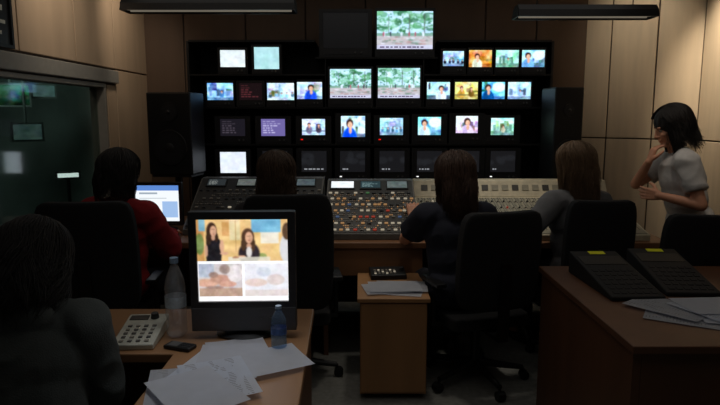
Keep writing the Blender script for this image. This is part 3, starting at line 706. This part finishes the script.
def main_img():
    h,w=118,130; a=canvas(h,w,(.93,.90,.84))
    rect(a,0,0,1,.52,(.91,.76,.52)); rect(a,.0,.0,.08,.52,(.78,.58,.36)); rect(a,.36,.0,.48,.25,(.90,.83,.66)); rect(a,.60,0,.92,.16,(.46,.70,.82)); rect(a,.70,.16,.9,.3,(.90,.88,.82)); rect(a,.28,.03,.35,.2,(.82,.62,.38)); rect(a,.42,.02,.43,.4,(.74,.58,.40)); rect(a,.02,.0,.09,.14,(.50,.70,.78))
    ell(a,.03,.30,.05,.14,(.45,.53,.30)); ell(a,.70,.45,.07,.04,(.55,.60,.34))
    noisy(a[:61],5,.06,(10,10))
    sk=np.array((.85,.66,.54))
    ell(a,.18,.40,.095,.20,(.11,.10,.12)); ell(a,.18,.28,.085,.07,(.12,.11,.13)); rect(a,.10,.42,.26,.52,(.12,.11,.13))
    ell(a,.165,.15,.062,.12,(.24,.16,.12)); ell(a,.13,.23,.03,.09,(.22,.15,.11)); ell(a,.215,.22,.022,.06,(.22,.15,.11)); ell(a,.182,.145,.038,.072,sk); ell(a,.195,.16,.018,.045,sk*.86,.6); ell(a,.180,.122,.024,.006,(.35,.24,.2),.5); ell(a,.184,.183,.011,.005,(.62,.32,.30),.8)
    ell(a,.18,.225,.024,.035,sk*.92); ell(a,.272,.33,.026,.09,sk); ell(a,.295,.415,.05,.02,sk); ell(a,.10,.38,.02,.08,sk*.9)
    ell(a,.57,.42,.125,.15,(.18,.15,.17)); ell(a,.56,.22,.075,.115,(.32,.22,.16)); ell(a,.61,.31,.032,.09,(.30,.21,.15)); ell(a,.51,.31,.03,.08,(.30,.21,.15)); ell(a,.572,.225,.045,.075,sk*1.02); ell(a,.588,.235,.02,.05,sk*.88,.6); ell(a,.573,.258,.016,.006,(.60,.32,.30),.8); ell(a,.57,.205,.03,.005,(.38,.26,.2),.5); ell(a,.57,.33,.03,.04,sk*.94); ell(a,.57,.40,.035,.07,(.85,.83,.82)); ell(a,.49,.46,.05,.022,sk)
    ell(a,1.0,.36,.10,.20,(.84,.84,.85)); ell(a,.99,.15,.055,.11,(.36,.27,.2))
    rect(a,.34,.455,.80,.52,(.88,.86,.80),.85); ell(a,.42,.465,.04,.014,(.7,.52,.42))
    a=blur(a,2)
    b=a[61:]; b[:]=np.array((.97,.97,.98))
    L=canvas(47,62,(.80,.77,.78)); rect(L,.0,.0,.35,.4,(.70,.73,.80)); rect(L,0,.74,1,1,(.72,.60,.53)); ell(L,.18,.58,.30,.13,(.84,.66,.57)); ell(L,.50,.46,.26,.14,(.76,.58,.51)); ell(L,.66,.62,.22,.10,(.82,.64,.56)); ell(L,.34,.34,.12,.10,(.58,.45,.40),.8); ell(L,.84,.30,.20,.28,(.90,.87,.87)); ell(L,.60,.16,.13,.16,(.54,.44,.41),.7); ell(L,.36,.72,.22,.05,(.58,.45,.39),.7)
    Rr=canvas(47,62,(.91,.91,.94)); ell(Rr,.26,.58,.28,.13,(.89,.81,.78)); ell(Rr,.72,.50,.22,.18,(.86,.81,.80)); ell(Rr,.44,.25,.18,.16,(.82,.84,.89)); rect(Rr,0,.80,1,1,(.87,.83,.82))
    b[3:50,1:63]=noisy(blur(L,2),17,.05,(9,13)); b[3:50,67:129]=noisy(blur(Rr,2),18,.03,(10,12))
    rect(a,0,.505,1,.535,(.97,.97,.98))
    return noisy(a,9,.025,(30,30))
DZ=.745
flat_monitor('large desktop monitor with split programme picture on the front wooden desk',(-.435,2.17,DZ+.001),R(2),.335,.312,.028,.113,main_img(),M['screen_main'],.03,'bezel','silver')
a=canvas(40,48,(.92,.94,.96)); rect(a,0,0,1,.14,(.35,.52,.80)); rect(a,.08,.2,.5,.26,(.6,.65,.7)); rect(a,.08,.34,.7,.38,(.75,.78,.8)); rect(a,.6,.45,.95,.9,(.60,.72,.88))
for i in range(6): rect(a,.08,.46+.07*i,.3+.04*(i%3),.485+.07*i,(.6,.62,.66))
flat_monitor('small desktop monitor with white page on screen beside red shirted person',(-1.40,4.10,DT+.001),R(0),.30,.25,.02,.03,a,M['screen'],.04,'darkbezel')

# ---------------- FRONT DESK
fd=thing('front_desk','light wooden L-shaped desk in the foreground under the large monitor','desk',(0,0,0))
bm=B(); poly_z(bm,[(-.66,1.30),(-.17,1.30),(-.20,2.52),(-1.45,2.52),(-1.45,2.02),(-.66,2.02)],DZ-.035,DZ); obj('worktop',bm,M['desk'],fd,bevel=.005)
for x0,x1,y0,y1 in ((-.235,-.21,1.34,2.46),(-1.43,-1.40,2.06,2.46)):
    bm=B(); box(bm,x0,x1,y0,y1,0,DZ-.0355); obj('side_panel',bm,M['counter'],fd)
bm=B(); box(bm,-1.398,-.237,2.44,2.46,.25,DZ-.0355); obj('back_panel',bm,M['counter'],fd)
def sheet(x,y,z,rz,label,group,m='paper',w=.21,h=.297,curl=.004):
    bm=B(); n=8
    vs=[[bm.verts.new((-w/2+w*i/n,-h/2+h*j/n, curl*((2*i/n-1)**2*.6+(max(0,j/n-.6))**2*2))) for i in range(n+1)] for j in range(n+1)]
    for j in range(n):
        for i in range(n): bm.faces.new((vs[j][i],vs[j][i+1],vs[j+1][i+1],vs[j+1][i]))
    bmesh.ops.solidify(bm,geom=bm.faces[:],thickness=-.0008)
    o=obj('paper_sheet',bm,M[m],None,(x,y,z),(0,0,rz),smooth=False); return tag(o,label,'paper',group)
g='loose sheets on the front desk'
for k,(px,py,rz,m,lb) in enumerate(((182,388,14,'paper2','printed paper sheet lying nearest the grey jacket on the front desk'),
    (240,356,20,'blank','blank paper sheet tucked closest under the large desk monitor'),
    (208,374,-14,'paper','printed paper sheet in the middle of the front desk pile'),
    (228,364,6,'blank','blank sheet just below the large desk monitor, crossing the pile'),
    (262,366,-62,'blank','blank paper sheet turned askew at the right edge of the front desk'),
    (218,384,24,'paper','printed paper sheet fanned over the middle of the front desk pile'),
    (196,398,38,'blank','blank paper sheet at the near edge of the front desk'))):
    v=(202.5-py)/F; d=Vector(((px-360)/F,math.cos(TH)+v*math.sin(TH),-math.sin(TH)+v*math.cos(TH))); t_=(DZ-H)/d.z
    sheet(d.x*t_,d.y*t_,DZ+.002+.003*k,R(rz),lb,g,m)
def bottle(x,y,z,h,r,m,cap,lab,label):
    t=thing('water_bottle',label,'bottle',(x,y,z))
    bm=B(); lathe(bm,[(r*.75,0),(r,.012),(r,h*.2),(r*.94,h*.24),(r,h*.28),(r*.98,h*.55),(r,h*.62),(r*.85,h*.74),(r*.42,h*.88),(r*.34,h*.91),(r*.34,h*.955)],28); obj('body',bm,M[m],t,smooth=True)
    bm=B(); lathe(bm,[(r*.41,h*.93),(r*.41,h*.995),(r*.36,h)],20); obj('cap',bm,cap,t)
    bm=B(); lathe(bm,[(r*1.015,h*.38),(r*1.015,h*.52)],28)
    for f in [f for f in bm.faces if len(f.verts)>4]: bm.faces.remove(f)
    obj('label_band',bm,lab,t,smooth=True)
capb=mat('pale_blue_cap',(.60,.70,.80),.4); labw=mat('label_pale',(.80,.86,.90),.6,var=.2,scale=60); labb=mat('label_blue',(.30,.42,.66),.6,var=.3,scale=60)
bottle(-.70,2.20,DZ+.001,.305,.039,'pet',capb,labw,'tall clear plastic water bottle left of the large desk monitor')
bottle(-.290,2.055,DZ+.001,.165,.028,'petblue',capb,labb,'small blue plastic water bottle at right foot of the large desk monitor')
ph=thing('mobile_phone','small black mobile phone lying beside the tall water bottle','phone',(-.65,2.07,DZ+.001),R(70))
bm=B(); box(bm,-.026,.026,-.055,.055,0,.014); obj('body',bm,M['blackplastic'],ph,bevel=.005,seg=3)
bm=B(); box(bm,-.02,.02,.0,.042,.0142,.0152); obj('display',bm,M['knob'],ph)
bm=B()
for i in range(3):
    for j in range(4): box(bm,-.02+.0145*i,-.009+.0145*i,-.045+.0105*j,-.038+.0105*j,.0142,.0158)
obj('keypad',bm,M['strip'],ph)
kp=thing('control_keypad','cream desktop control keypad beside the grey jacketed person','keypad',(-.825,2.17,DZ+.001),R(4))
bm=B(); prism(bm,[(-.12,0),(-.12,.02),(.12,.055),(.12,0)],-.075,.075); obj('housing',bm,M['cream'],kp,bevel=.004)
ka=math.atan2(.035,.24); me_kb=mesh_box('key',.015,.012,.004,'knob',.001); me_kb2=mesh_box('key',.015,.012,.004,'b_grey',.001)
for i in range(4):
    for j in range(5):
        link('key',me_kb2 if (i+j*2)%3==0 else me_kb,None,kp,(-.045+.03*i,-.095+.028*j,.0205+(.025+.028*j)*math.tan(ka)),(ka,0,0))
bm=B(); cyl(bm,(0,0,0),(0,0,.02),.016,.013,20); obj('knob',bm,M['b_dark'],kp,loc=(.03,.085,.0505),rot=(ka,0,0))
bm=B(); box(bm,-.035,.035,-.018,.018,0,.002); obj('display',bm,M['consoledark'],kp,loc=(-.028,.085,.0505),rot=(ka,0,0))

# ---------------- PEDESTAL
pd=thing('pedestal_cabinet','low plain wooden pedestal cabinet standing between the two centre chairs','cabinet',(.185,3.42,0))
bm=B(); box(bm,-.185,.185,-.24,.27,.03,.565); obj('body',bm,M['pedestal'],pd)
bm=B(); box(bm,-.20,.20,-.265,.28,.5655,.59); obj('top',bm,M['pedestal'],pd,bevel=.004)
bm=B(); box(bm,-.18,.18,-.256,-.2405,.045,.56); obj('front_panel',bm,M['pedestal'],pd,bevel=.003)
for sx in(-1,1):
    for sy in(-1,1):
        bm=B(); cyl(bm,(sx*.14-.012,sy*.19,.0155),(sx*.14+.012,sy*.19,.0155),.015,seg=14); obj('castor',bm,M['chairplastic'],pd)
g='sheets on the pedestal cabinet'
sheet(.21,3.31,.592,R(78),'white paper sheet on the pedestal top, overhanging slightly askew',g,'blank'); sheet(.17,3.33,.596,R(100),'white paper sheet second from bottom of the pedestal stack',g,'blank'); sheet(.24,3.36,.600,R(86),'off-white paper sheet at right of the pedestal top',g,'paper2'); sheet(.20,3.34,.604,R(94),'topmost white paper sheet on the pedestal cabinet',g,'blank')
dp=thing('intercom_box','small flat black keyed device at the back of the pedestal cabinet','control unit',(.17,3.60,.591),R(5))
bm=B(); prism(bm,[(-.07,0),(-.07,.03),(.07,.05),(.07,0)],-.11,.11); obj('body',bm,M['blackplastic'],dp,bevel=.006)
pa=math.atan2(.02,.14)
me_pk=mesh_box('key',.014,.012,.005,'b_grey',.002); me_pk2=mesh_box('key',.014,.012,.005,'b_white',.002)
for i in range(6):
    for j in range(3): link('key',me_pk2 if (i+j)%3==0 else me_pk,None,dp,(-.08+.024*i,-.045+.025*j,.0305+(.025+.025*j)*math.tan(pa)),(pa,0,0))
bm=B(); cyl(bm,(0,0,0),(0,0,.02),.014,.011,16); obj('knob',bm,M['b_dark'],dp,loc=(.085,0,.0402),rot=(pa,0,0))

# ---------------- RIGHT COUNTER
CT=.78
ct=thing('wooden_counter','brown wooden counter desk at the right front of the room','desk',(0,0,0))
bm=B(); box(bm,.955,2.7,2.0,3.13,CT-.03,CT); obj('worktop',bm,M['counter'],ct,bevel=.004)
bm=B(); box(bm,.97,1.0,2.03,3.11,0,CT-.0305); obj('side_panel',bm,M['counter'],ct)
bm=B(); box(bm,1.001,2.68,2.03,2.06,0,CT-.0305); obj('front_panel',bm,M['counter'],ct)
bm=B(); box(bm,2.65,2.68,2.061,3.11,0,CT-.0305); obj('side_panel',bm,M['counter'],ct)
me_uk=mesh_box('unit_key',.024,.024,.002,'matteblack',.0008)
def telco(x,y,rz,label):
    t=thing('control_unit',label,'control unit',(x,y,CT+.001),rz,None)
    bm=B(); prism(bm,[(-.25,0),(-.25,.02),(.25,.11),(.25,0)],-.12,.12); obj('housing',bm,M['matteblack'],t,bevel=.006)
    a=math.atan2(.09,.5); f=lambda yy:.0205+(yy+.25)*math.tan(a)
    bm=B(); box(bm,-.105,.105,-.05,.05,0,.002); obj('display',bm,M['rackmetal'],t,loc=(0,.13,f(.13)),rot=(a,0,0))
    for i in range(6):
        for j in range(6): link('key',me_uk,None,t,(-.085+.034*i,-.21+.045*j,f(-.21+.045*j)),(a,0,0))
    bm=B(); box(bm,-.04,.04,-.018,.018,0,.0015); obj('sticky_note',bm,M['yellow'],t,loc=(.01,.222,f(.222)),rot=(a,0,0))
telco(1.20,2.76,R(2),'black sloping control unit with yellow note, nearest the counter corner')
telco(1.50,2.82,R(-4),'black sloping control unit with yellow note, below the standing person')
g='papers on the wooden counter'
for k,(x,y,rz,m,lb) in enumerate(((1.30,2.30,60,'paper2','greyish paper sheet at the bottom left of the counter pile'),(1.50,2.28,75,'blank','white paper sheet fanned across the counter pile'),(1.28,2.40,40,'paper2','greyish paper sheet peeking from the counter pile towards the control units'),(1.44,2.34,22,'paper','printed paper sheet turned lengthways in the counter pile'),(1.48,2.40,95,'blank','topmost white paper sheet of the counter pile'))):
    sheet(x,y,CT+.002+.004*k,R(rz),lb,g,m)

# ---------------- OFFICE CHAIRS
def pad(bm,w,d,h,cz,cy,bend=0,cuts=5):
    bmesh.ops.create_cube(bm,size=1); bmesh.ops.subdivide_edges(bm,edges=bm.edges[:],cuts=cuts,use_grid_fill=True)
    for v in bm.verts:
        x,y,z=v.co
        k=1-.10*abs(2*z)**4 if h>d else 1
        v.co=Vector((x*w*k, y*d+cy+bend*(2*x)**2, z*h+cz))
def office_chair(label,x,y,yaw,top=1.1,bw=.46,bot=.56,arms=True):
    t=thing('office_chair',label,'chair',(x,y,0),yaw,None)
    bm=B(); pad(bm,.48,.46,.08,.42,.02); o=obj('seat',bm,M['fabric'],t,smooth=True); s=o.modifiers.new('s','SUBSURF'); s.levels=1; s.render_levels=1
    bm=B(); pad(bm,bw,.075,top-bot,(top+bot)/2,-.27,bend=.05)
    for v in bm.verts: v.co.y-= (v.co.z-bot)*.10
    o=obj('backrest',bm,M['fabric'],t,smooth=True); s=o.modifiers.new('s','SUBSURF'); s.levels=1; s.render_levels=1
    bm=B(); box(bm,-.03,.03,-.325,-.12,.352,.372); prism(bm,[(-.325,.352),(-.345,(top+bot)/2),(-.325,(top+bot)/2),(-.305,.372)],-.03,.03); obj('back_post',bm,M['chairplastic'],t)
    bm=B(); cyl(bm,(0,0,.10),(0,0,.36),.028); cyl(bm,(0,0,.34),(0,0,.378),.09,.11); obj('gas_column',bm,M['chairplastic'],t)
    for k in range(5):
        a=R(72*k)-yaw; c,sn=math.cos(a),math.sin(a)
        bm=B(); cyl(bm,(0,0,.115),(c*.29,sn*.29,.075),.026,.016,10); obj('base_leg',bm,M['chairplastic'],t)
        bm=B(); cyl(bm,(c*.30-sn*.022,sn*.30+c*.022,.029),(c*.30+sn*.022,sn*.30-c*.022,.029),.028,seg=14); cyl(bm,(c*.29,sn*.29,.03),(c*.29,sn*.29,.08),.008,seg=8); obj('castor',bm,M['chairplastic'],t)
    if arms:
        for s in(-1,1):
            bm=B(); box(bm,s*.285-.03,s*.285+.03,-.14,.10,.625,.65); box(bm,s*.285-.012,s*.285+.012,-.04,.02,.40,.625); box(bm,min(s*.20,s*.297),max(s*.20,s*.297),-.04,.02,.372,.40); obj('armrest',bm,M['chairplastic'],t,bevel=.006)
    return t
office_chair('low black office chair under the person in dark grey jacket',-1.02,1.70,R(4),top=.74,bw=.42,bot=.54,arms=False)
office_chair('wide black office chair behind the person in red shirt',-1.49,3.42,R(6),top=1.13,bw=.52,bot=.5)
office_chair('high-backed black office chair hiding the brown haired person',-.43,3.48,R(8),top=1.16,bw=.50,bot=.5)
office_chair('black office chair of the navy topped person, turned left',.69,3.44,R(16),top=1.07,bw=.48,bot=.52)
office_chair('black office chair behind the person in grey top',1.39,3.68,R(0),top=1.10,bw=.40,bot=.54,arms=False)
office_chair('empty black office chair in front of the standing person',1.94,3.53,R(-4),top=1.04,bw=.46,bot=.56,arms=False)

# ---------------- notice, panels for window reflections, studio light beyond glass
nb=thing('notice_board','dark framed notice high on the left wall near the window','notice',(LX+.021,3.34,1.95))
bm=B()
for y0,y1,z0,z1 in ((-.16,.16,0,.02),(-.16,.16,.38,.40),(-.16,-.14,.02,.38),(.14,.16,.02,.38)): box(bm,0,.02,y0,y1,z0,z1)
obj('frame',bm,M['blackplastic'],nb)
bm=B(); box(bm,0,.008,-.14,.14,.02,.38); obj('backing',bm,M['darkbezel'],nb)
bm=B()
for z0,z1,w in ((.28,.33,.10),(.20,.23,.08),(.13,.15,.10),(.07,.09,.06)): box(bm,.0082,.0095,-w,w,z0,z1)
obj('notice_sheet',bm,M['cream'],nb)
def reflection_panel(px,py,Y,w,h,im,label):  # blurred glowing panels behind the pane stand in for its reflections
    p=P(px,py,Y); t=thing('window_reflection',label,'monitor',(p.x,p.y,p.z-h/2),R(45),None)
    bm=B(); box(bm,-w/2-.02,w/2+.02,.006,.06,-.02,h+.02); obj('casing',bm,M['studio'],t)
    screen('screen',im,w,h,M['screen'],t,(0,.003,h/2))
    bm=B(); cyl(bm,(0,.05,h+.02),(0,.05,ZC-(p.z-h/2)-.001),.012,seg=10); obj('hanger',bm,M['studio'],t)
reflection_panel(12,95,6.2,.32,.2,blur(img('people',92,(.28,.42,.34),(.15,.30,.25)),5)*.8,'dim green glowing panel beyond the left window, in place of a reflection')
reflection_panel(44,91,6.6,.22,.12,blur(img('pale',92,(.30,.38,.38)),3),'smaller dim teal glowing panel standing in for a reflection in the left window')
reflection_panel(28,132,5.6,.24,.14,blur(img('pale',93,(.22,.28,.27)),3),'darkest and lowest of the stand-in reflection panels beyond the left window')
p=P(68,175,6.3); sl=thing('studio_light','small bright strip light on stand beyond the left window','light',(p.x,p.y,0),R(30))
bm=B(); box(bm,-.12,.12,-.03,.03,p.z-.04,p.z+.04); obj('housing',bm,M['blackplastic'],sl,bevel=.005)
bm=B(); box(bm,-.10,.10,-.034,-.0305,p.z-.022,p.z+.022); obj('lamp_face',bm,M['white_led'],sl)
bm=B(); cyl(bm,(0,0,.02),(0,0,p.z-.041),.018,seg=10); cyl(bm,(0,0,0),(0,0,.02),.18,.16,24); obj('stand',bm,M['rackmetal'],sl)

# ---------------- LIGHTS
def light(kind,name,loc,target,energy,color,**k):
    l=bpy.data.lights.new(name,kind); l.energy=energy; l.color=color
    for a_,b_ in k.items(): setattr(l,a_,b_)
    o=bpy.data.objects.new(name,l); col.objects.link(o); o.location=loc
    o.rotation_euler=(Vector(target)-Vector(loc)).to_track_quat('-Z','Y').to_euler(); return o
light('SPOT','wall_spot',(2.32,4.40,2.87),(2.84,4.72,2.12),120,(1,.86,.67),spot_size=R(62),spot_blend=1,shadow_soft_size=.08)
light('SPOT','wall_spot_back',(2.05,4.8,2.86),(2.42,5.38,2.35),15,(1,.88,.70),spot_size=R(75),spot_blend=1,shadow_soft_size=.08)
light('SPOT','corner_spot',(-1.5,4.7,2.86),(-2.0,5.2,2.2),26,(1,.88,.74),spot_size=R(80),spot_blend=1,shadow_soft_size=.1)
light('SPOT','left_wall_fill',(-1.45,3.8,2.87),(-2.0,4.0,2.45),30,(1,.88,.74),spot_size=R(95),spot_blend=1,shadow_soft_size=.1)  # added fill without a fixture, brightens the upper left panels
light('SPOT','standing_fill',(1.75,3.2,2.85),(2.12,3.9,1.4),26,(1,.88,.74),spot_size=R(30),spot_blend=.9,shadow_soft_size=.1)  # extra warm light with no visible source, lifts the standing person
light('SPOT','mixer_spot',(.95,4.0,2.85),(1.0,4.2,.8),50,(1,.92,.80),spot_size=R(48),spot_blend=.9,shadow_soft_size=.1)
light('SPOT','switcher_spot',(-.1,4.3,2.85),(-.1,4.1,.8),14,(1,.90,.78),spot_size=R(50),spot_blend=1,shadow_soft_size=.1)
light('SPOT','desk_spot',(-.30,2.15,2.85),(-.40,1.84,.75),36,(.88,.94,1),spot_size=R(32),spot_blend=.9,shadow_soft_size=.1)
light('SPOT','centre_spot',(.3,3.3,2.85),(.25,3.4,.6),22,(1,.92,.8),spot_size=R(40),spot_blend=.9,shadow_soft_size=.1)
light('AREA','ambient',(.2,2.8,2.85),(.2,2.8,0),12,(1,.95,.88),shape='RECTANGLE',size=4,size_y=4.5)
light('SPOT','studio_glow',(-3.3,5.0,2.6),(-4.0,7.9,1.3),48,(.88,1,.94),spot_size=R(110),spot_blend=1,shadow_soft_size=.3)
w=bpy.data.worlds.new('world'); scene.world=w; w.use_nodes=True
w.node_tree.nodes['Background'].inputs[0].default_value=(.5,.55,.6,1); w.node_tree.nodes['Background'].inputs[1].default_value=.022
